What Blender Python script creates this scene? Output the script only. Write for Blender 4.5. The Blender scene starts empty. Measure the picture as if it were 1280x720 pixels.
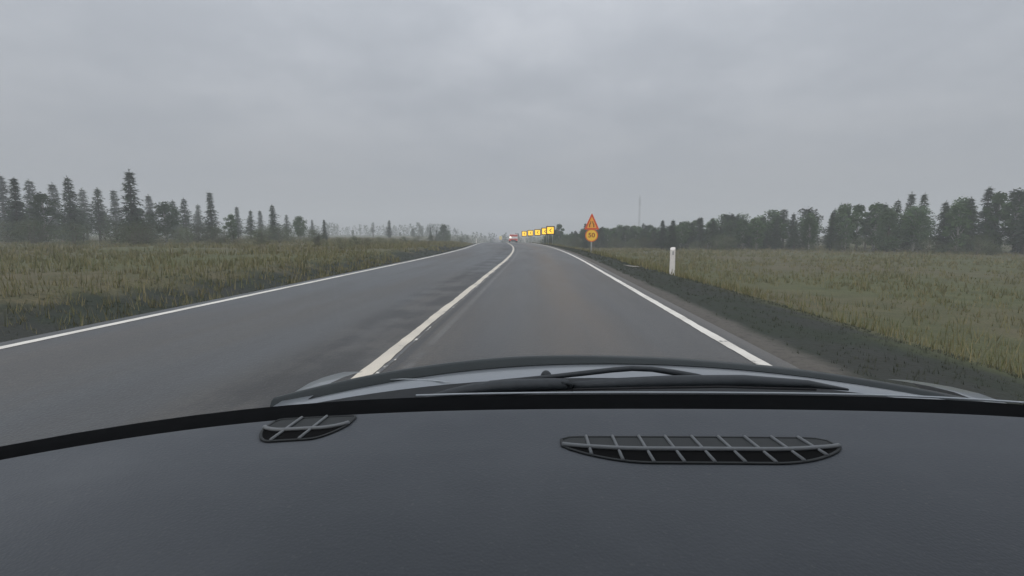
import bpy, math, random
from mathutils import Vector, Matrix, noise as mnoise

random.seed(7)
S = bpy.context.scene
COL = S.collection
R = math.radians

# ------------------------------------------------------------------ camera numbers
F = 620.0                      # focal length in pixels of a 1280-wide picture
PITCH = math.atan(67 / F)
YAW = math.atan(32 / F * math.cos(PITCH))
EYE = Vector((0, 0, 1.2))
CAM_ROT = Matrix.Rotation(YAW, 3, 'Z') @ Matrix.Rotation(R(90) - PITCH, 3, 'X')


def ray(px, py):
    return CAM_ROT @ Vector(((px - 640) / F, (360 - py) / F, -1.0))


def at(px, py, Y):
    d = ray(px, py)
    return EYE + d * (Y / d.y)


# ------------------------------------------------------------------ helpers
def tag(o, label=None, cat=None, group=None, kind=None):
    if label: o['label'] = label
    if cat: o['category'] = cat
    if group: o['group'] = group
    if kind: o['kind'] = kind
    return o


def empty(name, loc, rz=0.0):
    o = bpy.data.objects.new(name, None)
    o.empty_display_size = 0.2
    o.location = loc
    o.rotation_euler = (0, 0, rz)
    COL.objects.link(o)
    return o


def children(o):
    return [c for c in COL.objects if c.parent == o]


def copy_tree(o, parent=None):
    c = o.copy()
    COL.objects.link(c)
    if parent: c.parent = parent
    for ch in children(o):
        copy_tree(ch, c)
    return c


class MB:
    """collects shapes and links them as ONE mesh object"""

    def __init__(s):
        s.v, s.f, s.uv = [], [], None

    def add(s, vs, fs):
        b = len(s.v)
        s.v += [tuple(v) for v in vs]
        s.f += [tuple(b + i for i in f) for f in fs]

    def box(s, c, size, rot=None):
        x, y, z = [k / 2 for k in size]
        vs = [Vector((i * x, j * y, k * z)) for i in (-1, 1) for j in (-1, 1) for k in (-1, 1)]
        if rot: vs = [rot @ v for v in vs]
        c = Vector(c)
        s.add([v + c for v in vs], [(0, 1, 3, 2), (4, 6, 7, 5), (0, 4, 5, 1), (2, 3, 7, 6), (0, 2, 6, 4), (1, 5, 7, 3)])

    def tube(s, pts, rad, n=8, flat=None, cap=True):
        """tube through pts with a radius per point; flat=(a,b) squashes the section (side, up)"""
        pts = [Vector(p) for p in pts]
        if not isinstance(rad, (list, tuple)): rad = [rad] * len(pts)
        rings = []
        for i, p in enumerate(pts):
            t = (pts[min(i + 1, len(pts) - 1)] - pts[max(i - 1, 0)]).normalized()
            up = Vector((0, 0, 1)) if abs(t.z) < .95 else Vector((0, 1, 0))
            a = t.cross(up).normalized()
            b = a.cross(t).normalized()
            fa, fb = flat or (1, 1)
            rings.append([p + a * (rad[i] * fa * math.cos(2 * math.pi * k / n)) + b * (rad[i] * fb * math.sin(2 * math.pi * k / n)) for k in range(n)])
        vs = [v for r in rings for v in r]
        fs = []
        for i in range(len(pts) - 1):
            for k in range(n):
                k2 = (k + 1) % n
                fs.append((i * n + k, i * n + k2, (i + 1) * n + k2, (i + 1) * n + k))
        if cap:
            fs.append(tuple(range(n))[::-1])
            fs.append(tuple((len(pts) - 1) * n + k for k in range(n)))
        s.add(vs, fs)

    def prism(s, outline, y0, y1):
        """outline in (x, z), extruded along y"""
        n = len(outline)
        vs = [(x, y0, z) for x, z in outline] + [(x, y1, z) for x, z in outline]
        fs = [tuple(range(n)), tuple(range(2 * n - 1, n - 1, -1))]
        for i in range(n):
            j = (i + 1) % n
            fs.append((i, i + n, j + n, j))
        s.add(vs, fs)

    def ring_prism(s, outer, inner, y0, y1):
        n = len(outer)
        vs = [(x, y, z) for y in (y0, y1) for x, z in outer] + [(x, y, z) for y in (y0, y1) for x, z in inner]
        fs = []
        for i in range(n):
            j = (i + 1) % n
            fs += [(i, i + n, j + n, j), (2 * n + i, 2 * n + j, 3 * n + j, 3 * n + i),
                   (i, j, 2 * n + j, 2 * n + i), (n + i, 3 * n + i, 3 * n + j, n + j)]
        s.add(vs, fs)

    def grid(s, rows):
        n = len(rows[0])
        vs = [p for r in rows for p in r]
        fs = [(i * n + k, i * n + k + 1, (i + 1) * n + k + 1, (i + 1) * n + k) for i in range(len(rows) - 1) for k in range(n - 1)]
        s.add(vs, fs)

    def build(s, name, mat, parent=None, smooth=False, bevel=0):
        me = bpy.data.meshes.new(name)
        me.from_pydata(s.v, [], s.f)
        me.materials.append(mat)
        if smooth:
            me.polygons.foreach_set('use_smooth', [True] * len(me.polygons))
        if s.uv:
            lay = me.uv_layers.new(name='UV')
            idx = [0] * len(me.loops)
            me.loops.foreach_get('vertex_index', idx)
            lay.data.foreach_set('uv', [c for i in idx for c in s.uv[i]])
        me.update()
        o = bpy.data.objects.new(name, me)
        COL.objects.link(o)
        if parent: o.parent = parent
        if bevel:
            m = o.modifiers.new('Bevel', 'BEVEL')
            m.width = bevel; m.segments = 2; m.limit_method = 'ANGLE'
        return o


# ------------------------------------------------------------------ materials
def pmat(name, col, rough=.6, spec=.5, metal=0.0, var=0.0, scale=20.0, bump=0.0, coat=0.0, emit=None, estr=0.0):
    m = bpy.data.materials.new(name)
    m.use_nodes = True
    nt = m.node_tree
    b = nt.nodes['Principled BSDF']
    b.inputs['Base Color'].default_value = (*col, 1)
    b.inputs['Roughness'].default_value = rough
    b.inputs['Specular IOR Level'].default_value = spec
    b.inputs['Metallic'].default_value = metal
    b.inputs['Coat Weight'].default_value = coat
    if emit:
        b.inputs['Emission Color'].default_value = (*emit, 1)
        b.inputs['Emission Strength'].default_value = estr
    if var or bump:
        tc = nt.nodes.new('ShaderNodeTexCoord')
        nz = nt.nodes.new('ShaderNodeTexNoise')
        nz.inputs['Scale'].default_value = scale
        nz.inputs['Detail'].default_value = 6
        nt.links.new(tc.outputs['Object'], nz.inputs['Vector'])
        if var:
            mx = nt.nodes.new('ShaderNodeMix'); mx.data_type = 'RGBA'
            mx.inputs[6].default_value = (*[c * (1 - var) for c in col], 1)
            mx.inputs[7].default_value = (*[min(1, c * (1 + var)) for c in col], 1)
            nt.links.new(nz.outputs['Fac'], mx.inputs[0])
            nt.links.new(mx.outputs[2], b.inputs['Base Color'])
        if bump:
            bp = nt.nodes.new('ShaderNodeBump')
            bp.inputs['Strength'].default_value = bump
            bp.inputs['Distance'].default_value = .01
            nt.links.new(nz.outputs['Fac'], bp.inputs['Height'])
            nt.links.new(bp.outputs['Normal'], b.inputs['Normal'])
    return m


class NB:
    """small node-building helper"""

    def __init__(s, nt): s.nt = nt

    def n(s, t, **kw):
        nd = s.nt.nodes.new(t)
        for k, v in kw.items(): setattr(nd, k, v)
        return nd

    def l(s, a, b): s.nt.links.new(a, b)

    def math(s, op, a, b=None, clamp=False):
        m = s.n('ShaderNodeMath', operation=op, use_clamp=clamp)
        for i, x in enumerate((a, b)):
            if x is None: continue
            if isinstance(x, (int, float)): m.inputs[i].default_value = x
            else: s.l(x, m.inputs[i])
        return m.outputs[0]

    def noise(s, vec, scale, detail=5, rough=.55):
        nd = s.n('ShaderNodeTexNoise')
        nd.inputs['Scale'].default_value = scale
        nd.inputs['Detail'].default_value = detail
        nd.inputs['Roughness'].default_value = rough
        s.l(vec, nd.inputs['Vector'])
        return nd.outputs['Fac']

    def maprange(s, v, a, b, c=0.0, d=1.0, smooth=True):
        nd = s.n('ShaderNodeMapRange', interpolation_type='SMOOTHSTEP' if smooth else 'LINEAR')
        nd.inputs['From Min'].default_value = a; nd.inputs['From Max'].default_value = b
        nd.inputs['To Min'].default_value = c; nd.inputs['To Max'].default_value = d
        s.l(v, nd.inputs['Value'])
        return nd.outputs[0]

    def mix(s, fac, a, b):
        m = s.n('ShaderNodeMix', data_type='RGBA')
        if isinstance(fac, (int, float)): m.inputs[0].default_value = fac
        else: s.l(fac, m.inputs[0])
        for i, x in ((6, a), (7, b)):
            if isinstance(x, tuple): m.inputs[i].default_value = (*x, 1)
            else: s.l(x, m.inputs[i])
        return m.outputs[2]


def asphalt_material():
    m = bpy.data.materials.new('asphalt'); m.use_nodes = True
    nt = m.node_tree; b = nt.nodes['Principled BSDF']; h = NB(nt)
    tc = h.n('ShaderNodeTexCoord')
    uv = tc.outputs['UV']; ob = tc.outputs['Object']
    sep = h.n('ShaderNodeSeparateXYZ'); h.l(uv, sep.inputs[0])
    u = sep.outputs[0]
    mp = h.n('ShaderNodeMapping'); mp.inputs['Scale'].default_value = (1.2, .10, 1); h.l(uv, mp.inputs[0])
    streak = h.noise(mp.outputs[0], 1.6, 6)
    mp2 = h.n('ShaderNodeMapping'); mp2.inputs['Scale'].default_value = (.5, .06, 1); h.l(uv, mp2.inputs[0])
    big = h.noise(mp2.outputs[0], 1.0, 5)
    patch = h.noise(ob, .9, 4)
    fine = h.noise(ob, 55, 3, .7)
    agg = h.n('ShaderNodeTexVoronoi'); agg.inputs['Scale'].default_value = 45; h.l(ob, agg.inputs['Vector'])
    # own lane a little warmer and lighter; oncoming lane newer and darker
    lane = h.maprange(u, -1.55, -1.45)
    base = h.mix(lane, (.060, .066, .069), (.076, .070, .062))
    base = h.mix(h.maprange(streak, .35, .7, 0, .45), base, (.036, .038, .040))
    base = h.mix(h.maprange(big, .42, .66, 0, .6), base, (.104, .088, .068))
    mott = h.noise(ob, 11, 4, .65)
    base = h.mix(h.maprange(mott, .40, .66, 0, .4), base, (.034, .036, .038))
    warm = h.math('MULTIPLY', h.maprange(h.math('ABSOLUTE', h.math('ADD', u, -.6)), 0.1, .9, .8, 0), h.maprange(big, .3, .6))
    base = h.mix(warm, base, (.128, .094, .062))
    # tar joint beside the centre line
    d1 = h.math('ABSOLUTE', h.math('ADD', u, 1.30))
    seam = h.maprange(h.math('ADD', d1, h.math('MULTIPLY', patch, .06)), .045, .085, .75, 0)
    base = h.mix(seam, base, (.028, .029, .030))
    d2 = h.math('ABSOLUTE', h.math('ADD', u, 1.02))
    seam2 = h.math('MULTIPLY', h.maprange(d2, .02, .10, .5, 0), h.maprange(streak, .45, .6))
    base = h.mix(seam2, base, (.05, .05, .05))
    d4 = h.math('ABSOLUTE', h.math('ADD', u, 1.17))
    base = h.mix(h.math('MULTIPLY', h.maprange(d4, .02, .06, .6, 0), h.maprange(patch, .35, .55)), base, (.155, .15, .14))
    # dark worn wet strip on the oncoming lane along the centre line
    d3 = h.math('ABSOLUTE', h.math('ADD', u, 1.95))
    wet = h.math('MULTIPLY', h.maprange(d3, .2, .75, .68, 0), h.maprange(h.math('ADD', patch, h.math('MULTIPLY', streak, .6)), .66, .92))
    base = h.mix(wet, base, (.016, .017, .018))
    for c in (-.55, 1.15, -4.6, -2.9):
        d = h.math('ABSOLUTE', h.math('ADD', u, -c))
        base = h.mix(h.math('MULTIPLY', h.maprange(d, .1, .5, .4, 0), h.maprange(streak, .3, .6)), base, (.056, .057, .058))
    # edge: paler dusty shoulder
    base = h.mix(h.maprange(u, 2.16, 2.3, 0, .45), base, (.15, .135, .115))
    base = h.mix(h.maprange(fine, .42, .66, 0, .6), base, (.034, .035, .036))
    base = h.mix(h.maprange(agg.outputs['Distance'], .05, .22, .55, 0), base, (.21, .205, .19))
    h.l(base, b.inputs['Base Color'])
    rg = h.math('ADD', h.maprange(big, .35, .7, .40, .52), h.math('MULTIPLY', wet, .10))
    h.l(rg, b.inputs['Roughness'])
    b.inputs['Specular IOR Level'].default_value = .5
    bp = h.n('ShaderNodeBump'); bp.inputs['Strength'].default_value = .35; bp.inputs['Distance'].default_value = .006
    h.l(agg.outputs['Distance'], bp.inputs['Height']); h.l(bp.outputs['Normal'], b.inputs['Normal'])
    return m


def line_material(name, worn, ca=(.82, .78, .70), cb_=(.68, .64, .57)):
    m = bpy.data.materials.new(name); m.use_nodes = True
    nt = m.node_tree; b = nt.nodes['Principled BSDF']; h = NB(nt)
    tc = h.n('ShaderNodeTexCoord'); ob = tc.outputs['Object']
    a = h.noise(ob, 9, 6, .65); c = h.noise(ob, 1.3, 4)
    k = h.math('ADD', h.math('MULTIPLY', a, .6), h.math('MULTIPLY', c, .4))
    wear = h.maprange(k, worn, worn + .07)
    dirt = h.mix(h.maprange(c, .35, .7), ca, cb_)
    h.l(h.mix(wear, dirt, (.10, .10, .10)), b.inputs['Base Color'])
    b.inputs['Roughness'].default_value = .5
    return m


def ground_material():
    m = bpy.data.materials.new('ground_soil'); m.use_nodes = True
    nt = m.node_tree; b = nt.nodes['Principled BSDF']; h = NB(nt)
    tc = h.n('ShaderNodeTexCoord'); ob = tc.outputs['Object']; uv = tc.outputs['UV']
    sep = h.n('ShaderNodeSeparateXYZ'); h.l(uv, sep.inputs[0]); u = sep.outputs[0]
    big = h.noise(ob, .06, 6); mid = h.noise(ob, .7, 6); fine = h.noise(ob, 14, 4)
    wob = h.math('ADD', u, h.math('MULTIPLY', h.math('SUBTRACT', mid, .5), 3.4))
    wob2 = h.math('ADD', u, h.math('MULTIPLY', h.math('SUBTRACT', mid, .5), .5))
    grass = h.mix(h.maprange(big, .38, .62), (.125, .13, .06), (.15, .125, .075))
    grass = h.mix(h.maprange(mid, .35, .7, 0, .7), grass, (.075, .085, .036))
    verge = h.mix(h.maprange(mid, .35, .65), (.044, .047, .042), (.034, .044, .030))
    col = h.mix(h.maprange(wob, -11.0, -9.8), grass, verge)
    col = h.mix(h.maprange(wob, 4.3, 6.3), col, grass)
    gravel = h.mix(h.maprange(fine, .3, .7), (.085, .078, .07), (.19, .175, .155))
    gl = h.math('MULTIPLY', h.maprange(u, -6.4, -6.1), h.maprange(wob2, 2.65, 2.95, 1, 0))
    col = h.mix(gl, col, gravel)
    col = h.mix(h.maprange(fine, .35, .7, 0, .5), col, (.035, .035, .025))
    h.l(col, b.inputs['Base Color'])
    b.inputs['Roughness'].default_value = .9
    b.inputs['Specular IOR Level'].default_value = .2
    bp = h.n('ShaderNodeBump'); bp.inputs['Strength'].default_value = .6; bp.inputs['Distance'].default_value = .05
    h.l(fine, bp.inputs['Height']); h.l(bp.outputs['Normal'], b.inputs['Normal'])
    return m


def leaf_material(name, c1, c2, rough=.6):
    m = bpy.data.materials.new(name); m.use_nodes = True
    nt = m.node_tree; b = nt.nodes['Principled BSDF']; h = NB(nt)
    g = h.n('ShaderNodeNewGeometry'); oi = h.n('ShaderNodeObjectInfo')
    r = h.math('ADD', h.math('MULTIPLY', g.outputs['Random Per Island'], .65), h.math('MULTIPLY', oi.outputs['Random'], .35))
    h.l(h.mix(r, c1, c2), b.inputs['Base Color'])
    b.inputs['Roughness'].default_value = rough
    b.inputs['Specular IOR Level'].default_value = .25
    return m


M = dict(
    asphalt=asphalt_material(), line=line_material('road_paint', .585), worn=line_material('worn_paint', .40),
    ground=ground_material(), line_tan=line_material('dirty_paint', .575, (.70, .63, .52), (.56, .51, .43)),
    bark=pmat('bark', (.10, .085, .07), .9, .2, var=.4, scale=8, bump=.5),
    pale_bark=pmat('pale_bark', (.32, .31, .29), .8, .2, var=.5, scale=6),
    spruce=leaf_material('spruce_needles', (.017, .039, .012), (.038, .070, .022)),
    pine=leaf_material('pine_needles', (.024, .051, .017), (.050, .086, .028)),
    birch=leaf_material('birch_leaves', (.030, .070, .015), (.062, .112, .028)),
    shrub=leaf_material('shrub_leaves', (.038, .066, .020), (.092, .100, .042)),
    meadow=leaf_material('meadow_blades', (.075, .10, .032), (.27, .215, .115), .8),
    verge=leaf_material('verge_blades', (.036, .048, .030), (.075, .076, .052), .8),
    post=pmat('post_plastic', (.74, .70, .66), .5, .4, var=.12, scale=9),
    reflector=pmat('reflector_grey', (.38, .38, .38), .25, .6),
    galv=pmat('galvanised', (.46, .47, .48), .45, .5, metal=.55, var=.2, scale=30),
    mast=pmat('mast_steel', (.30, .31, .32), .55, .4, metal=.4, var=.2, scale=.6),
    yellow=pmat('sign_yellow', (.95, .60, .065), .35, .5, var=.05, scale=6),
    red=pmat('sign_red', (.72, .10, .025), .35, .5, var=.08, scale=6),
    black=pmat('sign_black', (.030, .026, .022), .5, .4, var=.2, scale=20),
    back=pmat('sign_back', (.36, .36, .36), .5, .5, metal=.4, var=.15, scale=10),
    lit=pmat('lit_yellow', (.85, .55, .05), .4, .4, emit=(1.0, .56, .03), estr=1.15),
    lorry_white=pmat('lorry_white', (.78, .76, .74), .4, .5, var=.08, scale=3),
    lorry_red=pmat('lorry_red', (.55, .07, .045), .4, .5, var=.12, scale=3),
    rubber=pmat('rubber', (.022, .022, .023), .75, .3, var=.3, scale=40),
    lamp=pmat('lit_lamp', (.9, .85, .75), .3, .5, emit=(1, .9, .75), estr=1.4),
    tail=pmat('lit_tail', (.5, .02, .01), .3, .5, emit=(1, .08, .03), estr=.6),
    glassdark=pmat('dark_glass', (.02, .025, .03), .08, .6),
    marker=pmat('marker_board', (.80, .68, .34), .5, .4, var=.1, scale=4),
    paint=pmat('bonnet_paint', (.245, .265, .285), .28, .5, metal=.35, var=.05, scale=60, coat=.35),
    trim=pmat('black_trim', (.030, .035, .039), .48, .4, var=.3, scale=50, bump=.1),
    reflection_dark=pmat('painted_reflection', (.018, .024, .025), .32, .35, var=.2, scale=30),  # dark tone that paints a reflection on the bonnet front
    cowl=pmat('gap_shade_black', (.006, .0065, .007), .95, .06, var=.3, scale=30),  # black that paints the shade in the gap below the windscreen
    scuttle=pmat('scuttle_plastic', (.016, .018, .020), .7, .25, var=.3, scale=40, bump=.1),
    recess_shade=pmat('recess_shade_black', (.004, .004, .004), .9, .1),  # black that paints the shade inside the vents
    ventgrey=pmat('vent_grey', (.016, .019, .019), .55, .35, var=.2, scale=60),
    ventbar=pmat('vent_bar', (.19, .2, .205), .45, .4, var=.1, scale=60),
    edge=pmat('edge_highlight', (.42, .45, .47), .25, .6),  # pale grey for painted highlights on glass edge and bonnet crease
    roof=pmat('headlining', (.22, .22, .22), .9, .1, var=.1, scale=60),
    gravel=pmat('track_gravel', (.24, .225, .19), .9, .2, var=.35, scale=5, bump=.4),
    puddle=pmat('puddle_water', (.06, .06, .055), .12, .6),
)


def dash_material():
    m = bpy.data.materials.new('dash_plastic'); m.use_nodes = True
    nt = m.node_tree; b = nt.nodes['Principled BSDF']; h = NB(nt)
    tc = h.n('ShaderNodeTexCoord'); ob = tc.outputs['Object']
    v = h.n('ShaderNodeTexVoronoi'); v.inputs['Scale'].default_value = 260; h.l(ob, v.inputs['Vector'])
    smear = h.noise(ob, 5, 5)
    dust = h.noise(ob, 160, 3, .7)
    col = h.mix(h.maprange(smear, .35, .7), (.086, .094, .104), (.110, .118, .128))
    col = h.mix(h.maprange(dust, .60, .74, 0, .35), col, (.19, .19, .185))
    h.l(col, b.inputs['Base Color'])
    h.l(h.maprange(smear, .3, .7, .58, .7), b.inputs['Roughness'])
    b.inputs['Specular IOR Level'].default_value = .26
    bp = h.n('ShaderNodeBump'); bp.inputs['Strength'].default_value = .4; bp.inputs['Distance'].default_value = .0015
    h.l(v.outputs['Distance'], bp.inputs['Height']); h.l(bp.outputs['Normal'], b.inputs['Normal'])
    return m


M['dash'] = dash_material()


def windscreen_material():
    m = bpy.data.materials.new('windscreen_glass'); m.use_nodes = True
    nt = m.node_tree; h = NB(nt)
    nt.nodes.remove(nt.nodes['Principled BSDF'])
    out = nt.nodes['Material Output']
    t = h.n('ShaderNodeBsdfTransparent'); t.inputs[0].default_value = (.965, .975, .97, 1)
    g = h.n('ShaderNodeBsdfGlossy'); g.inputs['Roughness'].default_value = .02
    fr = h.n('ShaderNodeFresnel'); fr.inputs['IOR'].default_value = 1.35
    mx = h.n('ShaderNodeMixShader')
    h.l(fr.outputs[0], mx.inputs[0]); h.l(t.outputs[0], mx.inputs[1]); h.l(g.outputs[0], mx.inputs[2])
    h.l(mx.outputs[0], out.inputs['Surface'])
    return m


M['glass'] = windscreen_material()


# ------------------------------------------------------------------ the road's line and height
def bend(y):                       # how far the road has swung left at distance y
    if y < 20: return 0.0
    if y < 55: return (y - 20) ** 2 / 880
    return 35 ** 2 / 880 + (y - 55) * (70 / 880)


def crest(y):
    if y < 50: return 0.0
    if y < 150: return -(y - 50) ** 2 / 6094
    k = -(100 ** 2) / 6094 - (min(y, 230) - 150) * .0328
    return k


def lerp_table(tb, x):
    if x <= tb[0][0]: return tb[0][1]
    for (a, p), (b, q) in zip(tb, tb[1:]):
        if x <= b:
            t = (x - a) / (b - a)
            return p + (q - p) * t
    return tb[-1][1]


PROFILE = [(-60, .05), (-14, 0), (-11, -.08), (-8.9, -.62), (-8.3, -.66), (-6.4, -.08), (-5.9, -.03), (2.3, -.03), (2.8, -.045), (3.4, -.09), (4.3, -.17),
           (5, -.29), (7, -.8), (9, -1.15), (12, -1.3), (60, -1.4)]


def smooth(a, b, x):
    t = max(0, min(1, (x - a) / (b - a)))
    return t * t * (3 - 2 * t)


def gz(x, y):
    u = x + bend(y)
    p = lerp_table(PROFILE, u)
    k = 1 - smooth(12, 40, abs(u + 1.5))
    far = smooth(8, 30, abs(u + 1.5))
    nz = mnoise.noise(Vector((x * .05, y * .05, 0))) * .22 + mnoise.noise(Vector((x * .35, y * .35, 3))) * .07
    rise = .6 * smooth(120, 500, -x)
    return p + crest(y) * k + nz * far + rise + (-.03 if -5.95 < u < 2.35 else 0)


def ystep():
    ys, y = [], -60.0
    while y < 1300:
        ys.append(y)
        y += 1.0 if -10 < y < 60 else 2.0 if y < 160 else 5 if y < 260 else 40
    return ys


us = [-1000, -700, -450, -300, -200, -140, -100, -75, -60, -50, -42, -36, -31, -27, -23, -20, -17, -15, -13, -12, -11, -10.3, -9.6, -8.9, -8.3, -7.6, -6.9, -6.4, -6.1, -5.9,
      -3, 0, 2.3, 2.5, 2.8, 3.1, 3.4, 3.8, 4.3, 5, 5.6, 6.3, 7, 8, 9, 10, 12, 14, 17, 20, 24, 28, 33, 38, 44, 52, 60, 75, 100, 140, 200, 300, 450, 700, 1000]
g = MB(); g.uv = []
rows = []
for y in ystep():
    rows.append([(u - bend(y), y, gz(u - bend(y), y)) for u in us])
    g.uv += [(u, y) for u in us]
g.grid(rows)
tag(g.build('ground', M['ground'], smooth=True), kind='structure')


def strip(name, u0, u1, y0, y1, dz, mat, nu=1, wob=0.0, off=0.0):
    m = MB(); m.uv = []
    rows = []
    y = y0
    while y <= y1 + 1e-6:
        r_ = []
        for i in range(nu + 1):
            w = wob * (mnoise.noise(Vector((y * .9, u0, i * 3.7))) + .8 * mnoise.noise(Vector((y * 6.1, u0, i * 5.1)))) if wob else 0
            u = u0 + (u1 - u0) * i / nu + w
            r_.append((u - bend(y), y, crest(y) + dz))
            m.uv.append((u, y))
        rows.append(r_)
        y += .12 if 0 < y < 14 and nu == 1 else .5 if y < 30 else 1.0
    m.grid(rows)
    return m.build(name, mat, smooth=True)


tag(strip('road', -5.98, 2.36, -40, 240, 0, M['asphalt'], 12), kind='structure')
tag(strip('edge_line', 2.03, 2.15, -40, 240, .004, M['line'], 1, .012), kind='structure')
tag(strip('centre_line', -1.55, -1.42, -40, 240, .004, M['line_tan'], 1, .016), kind='structure')
tag(strip('edge_line', -5.76, -5.62, -40, 240, .004, M['line'], 1, .008), kind='structure')
tag(strip('worn_line', -1.395, -1.365, -40, 120, .004, M['worn'], 1, .012), kind='structure')

# gravel track leaving the verge beside the sign, and the wet hollow nearer
m = MB(); rows = []
for px, py, w in ((742, 312.5, .5), (752, 315, .55), (766, 319.5, .6), (782, 324, .55), (800, 329, .35)):
    # find where that sight line meets the ground
    d = ray(px, py); t = 5.0
    while t < 200:
        p = EYE + d * t
        if p.z < gz(p.x, p.y): break
        t += .05
    rows.append([(p.x + (i - 2) * w * .5, p.y + (i - 2) * .6, gz(p.x + (i - 2) * w * .5, p.y + (i - 2) * .6) + .03) for i in range(5)])
m.grid(rows)
tag(m.build('gravel_track', M['gravel'], smooth=True), kind='structure')
d = ray(790, 333.5); t = 5.0
while t < 200:
    p = EYE + d * t
    if p.z < gz(p.x, p.y): break
    t += .05
pud = MB(); ring = []
for k in range(18):
    a = 2 * math.pi * k / 18
    rr = 1 + .25 * math.sin(3 * a + 1)
    x, y = p.x + .32 * rr * math.cos(a), p.y + .55 * rr * math.sin(a)
    ring.append((x, y, gz(x, y) + .03))
pud.add(ring, [tuple(range(18))])
tag(pud.build('gravel_patch', M['gravel']), kind='structure')


# ------------------------------------------------------------------ grass (nobody could count it)
def tufts(name, spots, mat, h0, h1, blades):
    m = MB()
    rnd = random.Random(name)
    for x, y in spots:
        z = gz(x, y) - .03
        H = rnd.uniform(h0, h1) * (1.9 if rnd.random() < .035 else 1)
        for b in range(blades):
            a = rnd.uniform(0, 6.283); hh = H * rnd.uniform(.5, 1.1); w = .006 + .0008 * max(0, y - 6); sp = H * .45
            bx, by = x + rnd.gauss(0, sp * .5), y + rnd.gauss(0, sp * .5)
            dx, dy = math.cos(a), math.sin(a); ln = rnd.uniform(.1, .6) * hh
            m.add([(bx - dy * w, by + dx * w, z), (bx + dy * w, by - dx * w, z), (bx + dx * ln, by + dy * ln, z + hh)], [(0, 1, 2)])
    return m.build(name, mat)


rnd = random.Random(3)
sp = []
while len(sp) < 42000:
    y = 3 + 150 * rnd.random() ** 1.7
    u = -8.6 - 56 * rnd.random() ** 1.6 if rnd.random() < .5 else 4.3 + 64 * rnd.random() ** 1.55
    edge = min(1, (-8.6 - u) / 2.2 if u < 0 else (u - 4.3) / 2.0)
    k = mnoise.noise(Vector((u * .16, y * .12, 9))) + .5 * mnoise.noise(Vector((u * .6, y * .5, 2)))
    if k > -.45 + .5 * rnd.random() + .7 * (1 - edge) ** 2: sp.append((u - bend(y), y))
tag(tufts('meadow_grass', sp, M['meadow'], .10, .42, 5), 'yellowish green tall grass growing on both verges beyond the ditches', 'grass', kind='stuff')
sp = []
while len(sp) < 26000:
    y = 1.5 + 100 * rnd.random() ** 1.8
    u = rnd.uniform(-11.2, -6.25) if rnd.random() < .5 else rnd.uniform(2.75, 6.4)
    sp.append((u - bend(y), y))
tag(tufts('verge_grass', sp, M['verge'], .02, .085, 6), 'dark short wet grass on the slopes just beside the asphalt', 'grass', kind='stuff')


# ------------------------------------------------------------------ trees
def conifer(seed, H, Rad, lean=.0, bare=.1, mat='spruce', sparse=0.0):
    """trunk and crown meshes of one conifer, base at the origin"""
    r_ = random.Random(seed)
    tk = MB(); cr = MB()
    pts = [(lean * H * (k / 6) ** 2, .05 * math.sin(k + seed), H * k / 6) for k in range(7)]
    tk.tube(pts, [H * .016 * (1 - k / 6.6) + .008 for k in range(7)], 7)
    z = H * bare
    while z < H * .985:
        t = (z - H * bare) / (H * (1 - bare))
        rad = Rad * 1.15 * ((1 - t) ** .85) * r_.uniform(.5, 1.15) + .05
        if t < .12: rad *= .55 + 3.5 * t
        nb = 4 + int(5 * (1 - t)) + 1
        a0 = r_.uniform(0, 6.28)
        for k in range(nb):
            if r_.random() < sparse: continue
            a = a0 + 6.283 * k / nb + r_.gauss(0, .25)
            L = rad * r_.uniform(.45, 1.25) * (1 + .18 * math.cos(a - seed))
            cx = lean * H * (z / H) ** 2
            d = Vector((math.cos(a), math.sin(a), 0))
            n = max(3, int(L / (H * .022)))
            tk.tube([(cx, 0, z), Vector((cx, 0, z)) + d * L * .8 + Vector((0, 0, -.16 * L))], [.012 * H * .12 + .006, .004], 3, cap=False)
            for q in range(n):
                s = (q + r_.random()) / n
                droop = .10 * L * s - .34 * L * s * s
                c = Vector((cx, 0, z)) + d * L * s + Vector((0, 0, droop))
                sz = H * .030 * (1.15 - .45 * s) * r_.uniform(.7, 1.3)
                side = Vector((-d.y, d.x, 0))
                for w in range(3):
                    dirn = (d * r_.uniform(.2, 1) + side * r_.uniform(-1, 1) + Vector((0, 0, r_.uniform(-.75, .35)))).normalized()
                    nrm = dirn.cross(Vector((r_.gauss(0, .5), r_.gauss(0, .5), 1))).normalized()
                    cr.add([c + nrm * sz * .33, c - nrm * sz * .33, c + dirn * sz * 1.7], [(0, 1, 2)])
        z += H * r_.uniform(.022, .036)
    c = Vector((lean * H, 0, H))
    for q in range(14):
        a = r_.uniform(0, 6.28); zz = r_.uniform(-.05, .02) * H
        cr.add([c + Vector((.02, 0, zz)), c + Vector((-.02, .01, zz)), c + Vector((math.cos(a) * .02 * H, math.sin(a) * .02 * H, zz + .03 * H))], [(0, 1, 2)])
    return tk, cr, 'bark', mat


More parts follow.
